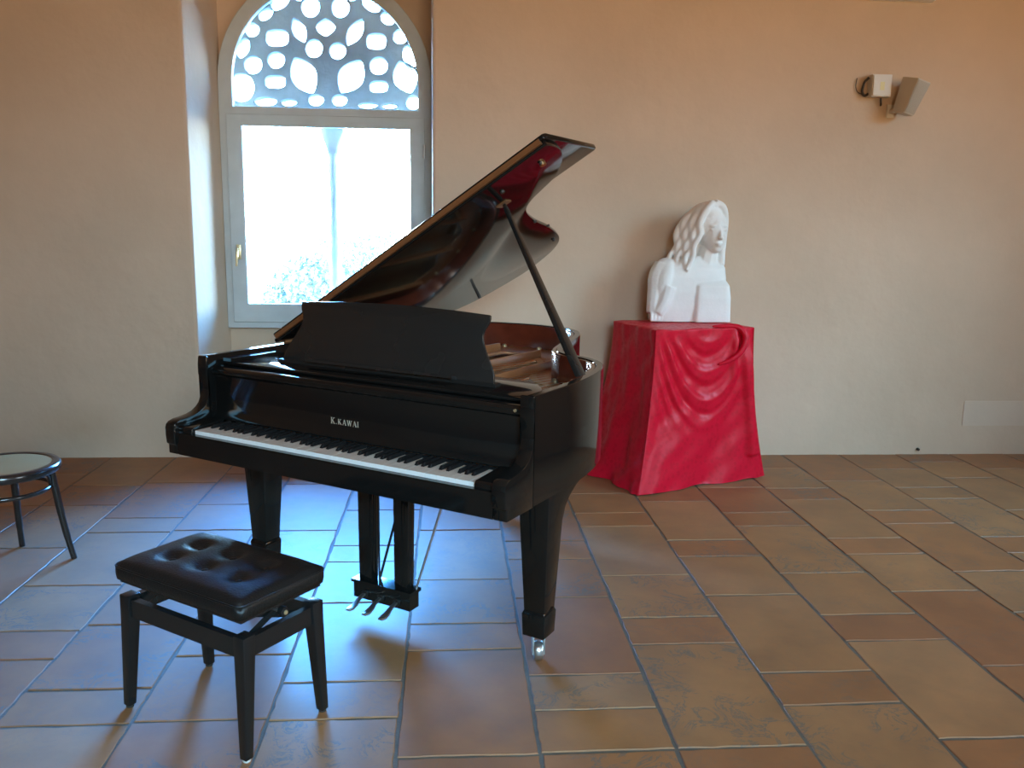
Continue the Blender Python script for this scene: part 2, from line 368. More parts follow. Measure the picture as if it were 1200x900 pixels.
for (xa, xb, ci) in cols:
    js = []
    if ci is not None:
        xm = (xa+xb)/2
        for py_ in JX[ci]:
            lo, hi = 0.2, 6.0                      # depth of this joint along the column's middle line
            for _ in range(40):
                md = (lo+hi)/2; dv = Vector((xm, md, -CAM_H)); yy = 450+F_PX*dv.dot(DN)/dv.dot(FWD)
                if yy > py_: lo = md
                else: hi = md
            js.append(md)
    js = sorted(j for j in js if YF+.15 < j < YB-.06)
    full = [YB]
    pts = sorted(js, reverse=True)+[YF]
    for q in pts:
        while full[-1]-q > .80:
            step = rt.choice([.22, .4, .52, .62, .36])
            if full[-1]-step-q < .16: step = (full[-1]-q)/2
            full.append(full[-1]-step)
        full.append(q)
    for a, c in zip(full, full[1:]): tiles.append((xa, xb, c, a))
def tile_bm(t, bm=None):
    xa, xb, ya_, yb_ = t; g = .0054
    bm0 = bmesh.new(); j = lambda s=.0022: rt.uniform(-s, s)
    z = rt.uniform(-.0012, .0006)
    low = [(xa+g+j(), ya_+g+j()), (xb-g+j(), ya_+g+j()), (xb-g+j(), yb_-g+j()), (xa+g+j(), yb_-g+j())]
    # each edge gets an uneven intermediate point, then a worn chamfer
    ring = []
    for i in range(4):
        a, c = low[i], low[(i+1) % 4]; ring.append(a)
        for f in (.12, .26, .4, .52, .66, .8, .9):
            nx, ny = -(c[1]-a[1]), c[0]-a[0]; l = math.hypot(nx, ny); k = rt.uniform(-.0030, .0024)
            ring.append((a[0]+(c[0]-a[0])*f+nx/l*k, a[1]+(c[1]-a[1])*f+ny/l*k))
    cx, cy_ = (xa+xb)/2, (ya_+yb_)/2
    def ins(p, d): 
        dx, dy = cx-p[0], cy_-p[1]
        return (p[0]+math.copysign(d, dx)*(1 if abs(abs(dx)-(xb-xa)/2) < .02 else 0), p[1]+math.copysign(d, dy)*(1 if abs(abs(dy)-(yb_-ya_)/2) < .02 else 0))
    r0 = [bm0.verts.new((p[0], p[1], -.03)) for p in ring]
    r1 = [bm0.verts.new((p[0], p[1], z-.0028)) for p in ring]
    r2 = [bm0.verts.new((*ins(p, .0024), z)) for p in ring]
    n = len(ring)
    for A, B in ((r0, r1), (r1, r2)):
        for i in range(n): bm0.faces.new((A[i], A[(i+1) % n], B[(i+1) % n], B[i]))
    bm0.faces.new(r2)
    return bm0
def in_view(t):
    for fx in (0, .5, 1):
        for fy in (0, .5, 1):
            p = Vector((t[0]+(t[1]-t[0])*fx, t[2]+(t[3]-t[2])*fy, -CAM_H)); d = p.dot(FWD)
            if d > .2:
                X_, Y_ = 600+F_PX*p.dot(RT)/d, 450+F_PX*p.dot(DN)/d
                if -30 < X_ < 1230 and 500 < Y_ < 930: return True
    return False
PICK = {(6, 1.5): None}
rest = bmesh.new(); nvis = 0
for t in tiles:
    b_ = tile_bm(t)
    if in_view(t) and nvis < 300:
        nvis += 1
        ob = from_bm('floor_tile', b_, 'tile', floor)
        c = rt.choice(TINTS); k = rt.uniform(.92, 1.06)
        ob.color = (c[0]*k, c[1]*k, c[2]*k, 1.0 if rt.random() < .30 else rt.choice((.1, .25, .45)))
    else:
        me = bpy.data.meshes.new('t'); b_.to_mesh(me); b_.free(); rest.from_mesh(me); bpy.data.meshes.remove(me)
ob = from_bm('outlying_floor_tiles', rest, 'tile', floor); ob['kind'] = 'stuff'; ob.color = (.275, .112, .03, .2)

# ------------------------------------------------------------------ the arched window
CX = -.84; HW = .712; SPR = 2.435; YW = 6.086
def arch(half, z0, spring=SPR, n=28, cx=CX):
    return [(cx-half, z0), (cx+half, z0)]+[(cx+half*math.cos(PI*i/n), spring+half*math.sin(PI*i/n)) for i in range(n+1)]
win = struct(empty('window_1', (0, 0, 0)), 'tall arched window with grey-blue frame and stone tracery above', 'window')
FI = HW-.062
low_hole = [(CX-FI, .825), (CX+FI, .825), (CX+FI, 2.20), (CX-FI, 2.20)]
top_hole = [(CX-FI+.025, 2.262), (CX+FI-.025, 2.262)]+[(CX+(FI-.025)*math.cos(PI*i/28), SPR+(FI-.025)*math.sin(PI*i/28)) for i in range(29)]
fr = curve_fill('window_frame', arch(HW-.004, .772), [low_hole, top_hole], YW, YR-.001, 'frame', win, .004)
sh = curve_fill('sash', rect(CX-FI-.012, CX+FI+.012, .815, 2.212), [rect(CX-FI+.080, CX+FI-.080, .935, 2.146)], YW-.014, YW+.03, 'frame', win, .005)
pane = box('pane', CX-FI+.06, CX+FI-.06, YW+.004, YW+.010, .928, 2.152, 'glass', sh, 0)
pane2 = prism('fanlight_pane', top_hole, YW+.02, YW+.026, 'y', 'glass', win, 0)
hp = at_y(280, 296, YW-.02)
hd = prism('handle', [(hp.x-.016, hp.z-.045), (hp.x+.016, hp.z-.045), (hp.x+.016, hp.z+.055), (hp.x-.016, hp.z+.055)], YW-.026, YW-.014, 'y', 'brassbright', sh, .004)
tube('handle_lever', [(hp.x, YW-.02, hp.z+.03), (hp.x, YW-.055, hp.z+.03), (hp.x-.004, YW-.06, hp.z-.02), (hp.x-.01, YW-.058, hp.z-.09)], [.009, .009, .011, .008], 'brassbright', sh, 8)
for zz in (1.02, 1.95):
    lathe('hinge_pin', [(.009, 0), (.009, .09)], 'steel', sh, (CX+FI+.012, YW-.018, zz), 10)
# outer leaf of the wall around the opening, and the stone tracery with its slender column
ow = curve_fill('window_rebate', rect(-1.9, .2, -.12, 3.9), [arch(.682, .80)], YR, YR+.035, 'plaster', win, .002)
ow = curve_fill('window_surround', rect(-1.9, .2, -.12, 3.9), [arch(.76, .70)], YR+.035, 6.40, 'plaster', win, .01)
YT = 6.45
def q2(cx_, cy_): p = at_y(200+cx_/3.5294, cy_/3.5294, YT-.05); return p.x, p.z
def ell(cx_, cy_, rx, ry, rot=0, n=22, pw=1.0, sq=1.0):
    rx *= 1.03; ry *= 1.03
    out = []
    for i in range(n):
        a = 2*PI*i/n; c, s = math.cos(a), math.sin(a)
        ux = math.copysign(abs(c)**sq, c)*rx; uy = math.copysign(abs(s)**sq, s)*ry
        if pw != 1: ux *= (1-(abs(uy)/ry)**pw*.45)
        r_ = math.radians(rot); out.append(q2(cx_+ux*math.cos(r_)-uy*math.sin(r_), cy_+ux*math.sin(r_)+uy*math.cos(r_)))
    return out
HOLES = [ell(578, 28, 42, 46), ell(702, 30, 40, 46), ell(640, 112, 44, 40, 0, 22, 2), ell(640, -62, 42, 40),
    ell(452, 8, 48, 30, -38), ell(392, 58, 38, 26, -38), ell(828, 16, 48, 30, 38), ell(896, 76, 36, 27, 38),
    ell(335, 122, 34, 33), ell(298, 198, 30, 46, 20), ell(530, 124, 32, 58, -26, 22, 2), ell(762, 132, 34, 66, 30, 22, 2),
    ell(440, 156, 50, 38, 0, 22, 1, .7), ell(850, 170, 44, 37, 0, 22, 1, .7), ell(592, 200, 39, 42), ell(690, 210, 38, 38),
    ell(950, 150, 34, 35), ell(990, 232, 34, 50, -20), ell(340, 268, 40, 41), ell(435, 248, 39, 38),
    ell(550, 312, 56, 84, -28, 24, 2), ell(746, 316, 56, 80, 32, 24, 2), ell(860, 272, 41, 40),
    ell(432, 338, 46, 30, 0, 22, 1, .7), ell(860, 358, 42, 27, 0, 22, 1, .7), ell(292, 362, 56, 62), ell(970, 318, 54, 72, -20, 22, 2),
    ell(600, 414, 36, 27), ell(698, 415, 35, 27), ell(392, 420, 50, 22), ell(488, 424, 36, 18), ell(815, 436, 44, 16), ell(905, 438, 36, 15), ell(1004, 424, 34, 32),
    ell(520, -30, 30, 40, -30, 22, 2), ell(760, -30, 30, 40, 30, 22, 2), ell(640, -150, 36, 34), ell(560, -118, 34, 26, -30), ell(725, -118, 34, 26, 30)]
tz0 = q2(640, 500)[1]
tr = curve_fill('stone_tracery', arch(.90, tz0, SPR), HOLES, YT-.05, YT+.05, 'stone', win, .009)
colx = at_y(392, 250, YT).x
shaft = lathe('stone_column', [(.065, .62), (.065, .70), (.052, .73), (.047, .8), (.045, 1.4), (.043, 1.97), (.048, 1.98), (.048, 2.0)], 'stone', win, (colx, YT, 0), 20)
rings = []
for z, h in ((1.99, .038), (2.03, .048), (2.07, .060), (2.11, .080), (tz0-.001, .098)):
    rr = []
    for j in range(24):
        a = 2*PI*j/24; n_ = 2+4*(z-1.99)/.2
        c, s = math.cos(a), math.sin(a); r = h/((abs(c)**n_+abs(s)**n_)**(1/n_)); rr.append((colx+r*c, YT+r*s*.5, z))
    rings.append(rr)
loft('capital', rings, 'stone', shaft)
struct(box('window_sill_outside', -1.75, .05, 6.38, 6.62, .55, .64, 'stone', win, .01))

# invented windows out of view, blank panes behind the added lamps
def side_window(name, origin, ux, label):
    r_ = struct(empty(name, origin, ux), label, 'window')
    for (x0, x1, z0, z1) in ((-.85, .85, .95, 1.03), (-.85, .85, 2.87, 2.95), (-.85, -.77, 1.03, 2.87), (.77, .85, 1.03, 2.87), (-.03, .03, 1.03, 2.87)):
        box('frame_bar', x0, x1, 0, .06, z0, z1, 'frame', r_, .004)
    for (x0, x1) in ((-.77, -.03), (.03, .77)): box('frosted_pane', x0, x1, .005, .015, 1.03, 2.87, 'boxplastic', r_, 0)
side_window('added_window_2', (XR, 2.55, 0), PI/2, 'invented window in the right wall, farther from the viewer')
side_window('added_window_3', (XR, -1.0, 0), PI/2, 'invented window in the right wall, nearer the corner')
side_window('added_window_4', (.6, YF, 0), 0, 'invented window in the wall behind the viewer')

# ------------------------------------------------------------------ outside
gb = bmesh.new(); N = 26
gv = [[gb.verts.new((-70+140*i/N, 7.0+90*(j/N)**1.5, -6+ (1.5*math.sin(i*.9+j*.5) if j > 3 else 0)*.6 + max(0, j-10)*.26)) for i in range(N+1)] for j in range(N+1)]
for j in range(N):
    for i in range(N): gb.faces.new((gv[j][i], gv[j][i+1], gv[j+1][i+1], gv[j+1][i]))
struct(from_bm('ground_outside', gb, 'earth', smooth=True), 'pale sunlit ground outside below the window', 'ground')
def tree(x, y, zt, r, label):
    root = tag(empty('tree', (x, y, -6)), label, 'tree', 'trees beyond the arched window')
    rr = random.Random(int(x*10+y)); h = zt+6
    tube('trunk', [(0, 0, -.5), (.1, 0, h*.3), (0, .1, h*.6)], [.22, .17, .1], 'bark', root, 8)
    bm = bmesh.new()
    for _ in range(3500):
        a = rr.uniform(0, 2*PI); u = rr.uniform(-1, 1); q = rr.random()**.35*r; s = math.sqrt(1-u*u)
        c = Vector((q*s*math.cos(a), q*s*math.sin(a), h-r+q*u*.9)); d = Vector((rr.gauss(0, 1), rr.gauss(0, 1), rr.gauss(0, 1))).normalized(); w_ = d.orthogonal().normalized()*.05; d *= .10
        bm.faces.new([bm.verts.new(c-d), bm.verts.new(c+w_), bm.verts.new(c+d), bm.verts.new(c-w_)])
    cr2 = from_bm('crown', bm, 'leaf', root, recalc=False); cr2['kind'] = 'stuff'
for (px_, top, Y, r, lb) in ((376, 290, 22, 1.5, 'pale tree crown low in the arched window, left of the stone column'),
                            (424, 254, 29, 2.3, 'pale tree crown just right of the stone column'), (462, 262, 36, 2.2, 'pale tree crown by the right edge of the glass')):
    p = at_y(px_, top, Y); tree(p.x, Y, p.z, r, lb)

# ------------------------------------------------------------------ grand piano (u along the keys, v towards the tail)
piano = tag(empty('grand_piano', (-.444, 2.779, 0), -.591), 'black polished grand piano with its lid propped open', 'piano')
P = piano
HWP = .735
OUT = [(.735, .1655), (.735, .30), (.735, .45), (.722, .6), (.695, .74), (.66, .845), (.607, .93), (.545, .985), (.475, 1.022), (.41, 1.062), (.36, 1.115),
       (.322, 1.195), (.29, 1.3), (.25, 1.44), (.2, 1.6), (.15, 1.72), (.08, 1.825), (-.03, 1.905), (-.2, 1.95), (-.38, 1.94), (-.54, 1.89),
       (-.65, 1.8), (-.712, 1.68), (-.735, 1.5), (-.735, 1.0), (-.735, .5), (-.735, .1655)]
outp = catmull([Vector(p) for p in OUT], 5)
RZ0, RZ1 = .632, .98
def band(name, path, t, z0, z1, m, b=.004):
    """upright board of thickness t following a plan path"""
    inn = offset_path(path, t); rings = []
    for a, c in zip(path, inn): rings.append([(a.x, a.y, z0), (a.x, a.y, z1-b), (a.x+(c.x-a.x)*.1, a.y+(c.y-a.y)*.1, z1), (c.x+(a.x-c.x)*.1, c.y+(a.y-c.y)*.1, z1), (c.x, c.y, z1-b), (c.x, c.y, z0)])
    return loft(name, rings, m, P, deg=40)
# the path runs anticlockwise seen from above: its left is the inside
band('rim', outp, .030, RZ0, RZ1, 'black')
inp = offset_path(outp, .030)
k0 = 12
band('inner_rim', inp[k0:-k0], .018, .74, RZ1-.004, 'mahog', .003)
inner = offset_path(outp, .050)
# case arms beside the keys, with their curved profile
PROF = [(.165, .98), (.157, .98), (.153, .945), (.153, .912), (.1595, .885), (.1625, .855), (.1595, .826), (.148, .80), (.133, .785), (.112, .772), (.085, .764), (.055, .760),
        (.025, .757), (.006, .751), (-.005, .742), (-.009, .729), (-.009, .70), (-.006, .668), (.003, .664), (.003, .628), (.165, .628)]
for s in (-1, 1):
    a, c = sorted((s*HWP, s*(HWP-.048)))
    prism('case_arm', PROF, a, c, 'x', 'black', P, .004)
    a, c = sorted((s*(HWP-.049), s*.6145))
    prism('key_block', [(.012, .70), (.012, .728), (.02, .735), (.165, .745), (.165, .70)], a, c, 'x', 'black', P, .003)
box('key_bed', -.684, .684, .006, .60, .628, .672, 'black', P, .003)
box('key_slip', -.686, .686, .003, .024, .640, .712, 'black', P, .004)
box('key_frame', -.66, .66, .03, .55, .673, .700, 'spruce', P, 0)
# keys: 52 white, 36 black, each its own
wm = box_bm(-.0113, .0113, 0, .150, -.020, 0, .0015, 2); me_w = bpy.data.meshes.new('white_key'); wm.to_mesh(me_w); wm.free(); me_w.materials.append(MAT['ivory']); me_w.materials.append(MAT['tanivory'])
for f_ in me_w.polygons:
    if f_.normal.z > .7: f_.material_index = 1  # top faces tan, fronts and sides off-white
bmk = bmesh.new()
r_ = [[bmk.verts.new(q) for q in ring] for ring in ([(-.0068, 0, 0), (.0068, 0, 0), (.0068, .092, 0), (-.0068, .092, 0)], [(-.0054, .010, .0125), (.0054, .010, .0125), (.0054, .092, .0135), (-.0054, .092, .0135)])]
for i in range(4): bmk.faces.new((r_[0][i], r_[0][(i+1) % 4], r_[1][(i+1) % 4], r_[1][i]))
bmk.faces.new(r_[1]); bmk.faces.new(r_[0][::-1]); bmesh.ops.recalc_face_normals(bmk, faces=bmk.faces); bev(bmk, .0015, 1)
me_b = bpy.data.meshes.new('black_key'); bmk.to_mesh(me_b); bmk.free(); me_b.materials.append(MAT['ebony'])
for i in range(52):
    k_ = bpy.data.objects.new('white_key', me_w); COL.objects.link(k_); k_.parent = P; k_.location = (-.6008+i*.02356, .026, .7255+random.uniform(-.0003, .0003))
    nn = (i+5) % 7                       # 0=C 1=D 2=E 3=F 4=G 5=A 6=B, first key is A
    if nn in (0, 1, 3, 4, 5) and i < 51:
        d = bpy.data.objects.new('black_key', me_b); COL.objects.link(d); d.parent = P; d.location = (-.6008+i*.02356+.01178+{0: -.002, 1: .002, 3: -.002, 4: 0, 5: .002}[nn], .079, .7255)
box('name_felt', -.61, .61, .169, .176, .722, .7335, 'ebony', P, 0)
# fallboard with the maker's lettering
fb = prism('fallboard', [(.176, .742), (.176, .735), (.20, .735), (.222, .90), (.222, .930), (.205, .940), (.186, .938), (.176, .928), (.178, .912), (.190, .905), (.190, .78), (.183, .757)], -.684, .684, 'x', 'black', P, .003)
def stroke(bm, a, c, w, z):
    a, c = Vector(a), Vector(c); t = (c-a).normalized(); n_ = Vector((-t.y, t.x))*w/2
    q = [a-n_, c-n_, c+n_, a+n_]; lo = [bm.verts.new((p.x, z, p.y)) for p in q]; hi = [bm.verts.new((p.x, z-.0012, p.y)) for p in q]
    bm.faces.new(hi); bm.faces.new(lo)
    for i in range(4): bm.faces.new((lo[i], lo[(i+1) % 4], hi[(i+1) % 4], hi[i]))
GL = {'K': ([((.14, 0), (.14, 1), .17), ((.2, .42), (.66, .97), .07), ((.32, .55), (.70, .03), .17), ((0, .03), (.3, .03), .06), ((0, .97), (.3, .97), .06), ((.5, .97), (.78, .97), .06), ((.55, .03), (.86, .03), .06)], .9),
      'A': ([((.1, 0), (.42, 1), .07), ((.42, 1), (.76, 0), .17), ((.2, .34), (.62, .34), .06), ((0, .03), (.24, .03), .06), ((.58, .03), (.9, .03), .06)], .92),
      'W': ([((.1, 1), (.34, 0), .16), ((.34, 0), (.56, .9), .07), ((.56, .98), (.8, 0), .16), ((.8, 0), (1.04, 1), .07), ((0, .97), (.24, .97), .06), ((.44, .97), (.7, .97), .06), ((.92, .97), (1.14, .97), .06)], 1.16),
      'I': ([((.15, 0), (.15, 1), .17), ((0, .03), (.3, .03), .06), ((0, .97), (.3, .97), .06)], .36),
      '.': ([((.02, .08), (.18, .08), .16)], .34)}
cur = -.098; hgt = .0225
for ch in 'K.KAWAI':
    st, adv = GL[ch]; h_ = hgt if ch == 'K' and cur < -.09 else hgt*.88; bm = bmesh.new()
    for a, c, w_ in st: stroke(bm, (cur+a[0]*h_, .787+a[1]*h_), (cur+c[0]*h_, .787+c[1]*h_), w_*h_, .1895)
    from_bm('letter', bm, 'letter', fb); cur += (adv+.13)*h_*1.0
tube('lid_lock_knob', [(.66, .184, .925), (.66, .172, .925)], .005, 'brassbright', P, 10)
# stretcher behind the fallboard and the music shelf on it
box('stretcher', -.684, .684, .224, .262, .80, .938, 'black', P, .004)
SH = [(-.683, .232), (.655, .232), (.655, .30), (.65, .36), (.628, .415), (.585, .475), (.53, .513), (.47, .53), (.40, .535), (-.45, .535), (-.683, .535)]
prism('music_shelf', SH, .940, .953, 'z', 'black', P, .004)
for s in (-1, 1):
    a, c = sorted((s*.684, s*.640))
    if s < 0: box('shelf_rail', a, c, .236, .50, .9535, .966, 'black', P, .003)
DESK = [(.478, 0), (.474, .035), (.452, .075), (.43, .11), (.414, .14), (.408, .165), (.412, .185), (.424, .205), (.428, .222), (.426, .236), (.30, .243), (.15, .248), (0, .250)]
DESK = DESK + [(-x_, y_) for x_, y_ in DESK[-2::-1]]
dk = prism('music_desk', DESK, -.006, .006, 'y', 'satin', P, .003)
dk.location = (0, .352, .958); dk.rotation_euler = (math.radians(-15), 0, 0)
box('desk_ledge', -.33, .33, -.040, -.006, .004, .014, 'satin', dk, .003)
box('desk_base_bar', -.49, .49, .338, .372, .9535, .966, 'satin', P, .003)
# lid: hinged on the bass side, front flap folded back on top of it
TH = .5435
lid_pts = catmull([Vector(p) for p in [(1.492, .571), (1.492, .62), (1.485, .68), (1.46, .75), (1.405, .835), (1.325, .915), (1.245, .95), (1.175, .98), (1.115, 1.028), (1.075, 1.095), (1.04, 1.19), (1.005, 1.31),
          (.97, 1.465), (.92, 1.63), (.875, 1.74), (.81, 1.83), (.71, 1.902), (.54, 1.955), (.37, 1.94), (.20, 1.89), (.09, 1.80), (.025, 1.68), (-.005, 1.50)]], 5)
lid_poly = [(p.x, p.y) for p in lid_pts]+[(-.005, .571)]
lidroot = prism('lid', lid_poly, 0, .018, 'z', 'black', P, .003)
lidroot.location = (-HWP, 0, .986); lidroot.rotation_euler = (0, -TH, 0)
flap = prism('front_flap', [(.012, .561), (1.498, .561), (1.506, .575), (1.506, .972), (1.494, .985), (.03, .985), (.012, .97)], .0195, .0375, 'z', 'black', lidroot, .004)
box('brass_hinge_strip', .02, 1.48, .557, .5705, .0095, .0285, 'brass', lidroot, .002)
for (a_, v_) in ((1.397, .684), (1.21, .69), (1.02, 1.25), (.99, 1.42), (.86, 1.70), (.60, 1.88), (.25, 1.86), (.2, .6)):
    lathe('rubber_button', [(.009, 0), (.008, -.008), (.004, -.009)], 'cable', lidroot, (a_, v_, 0), 10)
box('prop_cup', 1.11, 1.16, .79, .83, -.006, 0, 'brass', lidroot, .001)
lathe('prop_cup', [(.012, 0), (.012, -.012)], 'brass', lidroot, (1.40, .69, -.001), 12)
for v_ in (.62, 1.0, 1.38): tube('lid_hinge', [(-HWP-.001, v_, .984), (-HWP-.001, v_+.09, .984)], .006, 'brass', P, 8)
# prop stick
def lidp(a_, v_, h=0): return Vector((-HWP+a_*math.cos(TH)-h*math.sin(TH), v_, .986+a_*math.sin(TH)+h*math.cos(TH)))
pa = Vector((.683, .615, .955)); pb = lidp(1.136, .81, -.006); dirv = (pb-pa).normalized(); sd = Vector((0, 1, 0)); sd = (sd-dirv*sd.dot(dirv)).normalized(); nrm = dirv.cross(sd)
rings = []
for f, w_, t_ in ((0, .010, .008), (.03, .022, .010), (.2, .022, .010), (.75, .014, .008), (.97, .010, .007), (1, .006, .006)):
    c = pa.lerp(pb, f); rings.append([tuple(c+sd*i*w_+nrm*j*t_) for i, j in ((-1, -1), (1, -1), (1, 1), (-1, 1))])
prop = loft('lid_prop', rings, 'satin', P, b=.002)
box('prop_bracket', .658, .684, .585, .64, .90, .955, 'satin', P, .002)
# inside: soundboard, iron plate with struts and holes, bridge, strings, pins
sb_poly = [(p.x, p.y) for p in inner if p.y > .28]
prism('soundboard', sb_poly, .78, .79, 'z', 'spruce', P)
pl_path = [p for p in offset_path(outp, .052) if p.y > .50]
pl_poly = [(p.x, p.y) for p in pl_path]
def plate_mesh():
    holes = []
    def oval(cx_, cy_, rx, ry, rot): return [(cx_+rx*math.cos(t_)*math.cos(rot)-ry*math.sin(t_)*math.sin(rot), cy_+rx*math.cos(t_)*math.sin(rot)+ry*math.sin(t_)*math.cos(rot)) for t_ in [2*PI*i/20 for i in range(20)]]
    # long openings between the struts
    holes.append([(-.62, .80), (-.40, .80), (-.34, 1.62), (-.48, 1.72), (-.60, 1.60)])
    holes.append([(-.35, .80), (-.10, .80), (-.04, 1.60), (-.14, 1.72), (-.28, 1.70)])
    holes.append([(-.05, .80), (.16, .80), (.16, 1.35), (.08, 1.52), (.0, 1.52)])
    holes.append([(.21, .78), (.40, .78), (.36, .96), (.27, 1.06), (.21, 1.12)])
    for (a_, b_, r1, r2, ro) in ((.51, .80, .028, .02, .5), (.57, .70, .022, .016, .5), (.45, .90, .022, .018, .6), (.30, 1.16, .02, .014, 1.1), (.23, 1.36, .02, .014, 1.2)):
        holes.append(oval(a_, b_, r1, r2, ro))
    ob = curve_fill('iron_plate', pl_poly, holes, 0, .016, 'gold', P, .004)
    for v_ in ob.data.vertices: v_.co = Vector((v_.co.x, v_.co.z, .842+v_.co.y))
    return ob
ip = plate_mesh(); ip.data.flip_normals()
for (a, c, w_) in (((-.385, .55), (-.31, 1.72), .022), ((-.075, .55), (-.02, 1.62), .022), ((.185, .55), (.185, 1.36), .022), ((-.64, .58), (-.60, 1.66), .02)):
    a, c = Vector(a), Vector(c); t_ = (c-a).normalized(); n_ = Vector((-t_.y, t_.x))*w_/2
    rings = [[(a.x-n_.x, a.y-n_.y, .855), (a.x+n_.x, a.y+n_.y, .855), (a.x+n_.x*.7, a.y+n_.y*.7, .90), (a.x-n_.x*.7, a.y-n_.y*.7, .90)], [(c.x-n_.x, c.y-n_.y, .855), (c.x+n_.x, c.y+n_.y, .855), (c.x+n_.x*.7, c.y+n_.y*.7, .895), (c.x-n_.x*.7, c.y-n_.y*.7, .895)]]
    loft('plate_strut', rings, 'gold', ip, b=.003)
for (a_, b_) in ((.53, .87), (.60, .78), (.655, .66), (.44, .97), (.36, 1.04), (.29, 1.24), (.26, 1.32), (.16, 1.60), (.05, 1.76), (-.15, 1.86), (-.36, 1.86), (-.55, 1.78)):
    lathe('plate_bolt', [(.013, .856), (.013, .866), (.007, .872)], 'brassbright', ip, (a_, b_, 0), 12)
box('tuning_block', -.68, .68, .50, .62, .82, .858, 'gold', P, .003)
bp_ = [Vector(p) for p in ((.60, .80), (.45, .92), (.30, 1.02), (.20, 1.18), (.12, 1.4), (.0, 1.58), (-.15, 1.66))]
bp_ = catmull(bp_, 4); rb = offset_path(bp_, .03)
loft('bridge', [[(a.x, a.y, .79), (a.x, a.y, .86), (c.x, c.y, .86), (c.x, c.y, .79)] for a, c in zip(bp_, rb)], 'spruce', P)
sbm = bmesh.new()
for i in range(120):
    f = i/119; a = Vector((.62-1.22*f, .60)); j = f*(len(bp_)-1); q = bp_[int(j)]
    tgt = Vector((q.x+.01, q.y+.06)) if f < .75 else Vector((-.1-.45*(f-.75)/.25, 1.78-.06*(f-.75)))
    d = tgt-a; n_ = Vector((-d.y, d.x)).normalized()*.0009
    sbm.faces.new([sbm.verts.new((a.x-n_.x, a.y-n_.y, .872)), sbm.verts.new((a.x+n_.x, a.y+n_.y, .872)), sbm.verts.new((tgt.x+n_.x, tgt.y+n_.y, .868)), sbm.verts.new((tgt.x-n_.x, tgt.y-n_.y, .868))])
st = from_bm('strings', sbm, 'steel', P); st['kind'] = 'stuff'
pbm = bmesh.new()
for i in range(90):
    for r2_ in (0, 1):
        x_ = .63-1.26*i/89; y_ = .545+.03*r2_+.006*(i % 3)
        tube_bm([(x_, y_, .856), (x_, y_, .885)], .0032, 5, pbm)
tp = from_bm('tuning_pins', pbm, 'steel', P); tp['kind'] = 'stuff'
# legs
def leg(u, v, flare, cyaw=.6):
    def ring(z, h, v0, v1): return [(u-h, v0, z), (u+h, v0, z), (u+h, v1, z), (u-h, v1, z)]
    R = []
    for z, h, fb_ in ((.640, .058, .235), (.618, .057, .20 if flare else .06), (.600, .0565, .15 if flare else .06), (.575, .056, .105 if flare else .06), (.545, .055, .075 if flare else .058), (.50, .0535, .058), (.185, .039, .041)):
        R.append(ring(z, h, v-(h-.001), v+(fb_ if flare else h)))
    l = loft('leg', R, 'black', P, b=.003, deg=30)
    loft('foot_block', [ring(.192, .038, v-.038, v+.038), ring(.178, .0445, v-.0445, v+.0445), ring(.098, .0415, v-.0415, v+.0415)], 'black', l, b=.003)
    fk = bmesh.new()
    cyw, syw = math.cos(cyaw), math.sin(cyaw)
    for s in (-1, 1): box_bm(s*.019-.003, s*.019+.003, -.016, .020, .024, .098, 0, 1, fk)
    box_bm(-.022, .022, -.02, .022, .090, .0985, 0, 1, fk)
    for v_ in fk.verts: v_.co = Vector((u+v_.co.x*cyw-v_.co.y*syw, v+v_.co.x*syw+v_.co.y*cyw, v_.co.z))
    from_bm('caster_fork', fk, 'steel', l)
    bm = bmesh.new(); rings_ = []
    for (r, a_) in ((.006, -.0155), (.031, -.0145), (.034, -.009), (.034, .009), (.031, .0145), (.006, .0155)):
        rings_.append([bm.verts.new((u+a_*cyw-r*math.cos(2*PI*j/24)*syw, v+a_*syw+r*math.cos(2*PI*j/24)*cyw, .034+r*math.sin(2*PI*j/24))) for j in range(24)])
    for a, c in zip(rings_, rings_[1:]):
        for j in range(24): bm.faces.new((a[j], a[(j+1) % 24], c[(j+1) % 24], c[j]))
    bm.faces.new(rings_[0]); bm.faces.new(rings_[-1])
    autosmooth(from_bm('caster_wheel', bm, 'brassbright' if u < 0 else 'steel', l), 40)
leg(.648, .387, True); leg(-.648, .387, True, .9); leg(-.27, 1.66, False, 1.4)
# pedal lyre
pbx = box('pedal_box', -.132, .134, .335, .392, .070, .136, 'black', P, .004)
box('pedal_box_cap', -.139, .141, .328, .399, .132, .144, 'black', pbx, .004)
for u_ in (-.080, .088): loft('lyre_post', [[(u_-h, v0, z), (u_+h, v0, z), (u_+h, v0+.042, z), (u_-h, v0+.042, z)] for z, h, v0 in ((.143, .030, .342), (.45, .034, .344), (.64, .036, .346))], 'black', pbx, b=.003)
for u_ in (-.075, .001, .077):
    pts = [(0, .02, .094), (0, -.012, .094), (0, -.035, .088), (0, -.06, .074), (0, -.085, .067), (0, -.105, .068)]; ws = [.007, .007, .008, .012, .014, .009]
    loft('pedal', [[(u_-w_, .335+p_[1], p_[2]-.004), (u_+w_, .335+p_[1], p_[2]-.004), (u_+w_, .335+p_[1], p_[2]+.004), (u_-w_, .335+p_[1], p_[2]+.004)] for p_, w_ in zip(pts, ws)], 'steel', pbx, b=.002)
    lathe('pedal_collar', [(.016, 0), (.016, -.006), (.012, -.008)], 'satin', pbx, (u_, .335, .094), 14, 'y')
tube('lyre_brace', [(.128, .385, .140), (.245, .475, .635)], .005, 'steel', pbx, 8)
tube('lyre_brace', [(-.045, .385, .140), (.05, .475, .635)], .005, 'satin', pbx, 8)
tube('pedal_rod', [(-.03, .365, .140), (-.03, .365, .640)], .0035, 'satin', pbx, 8)

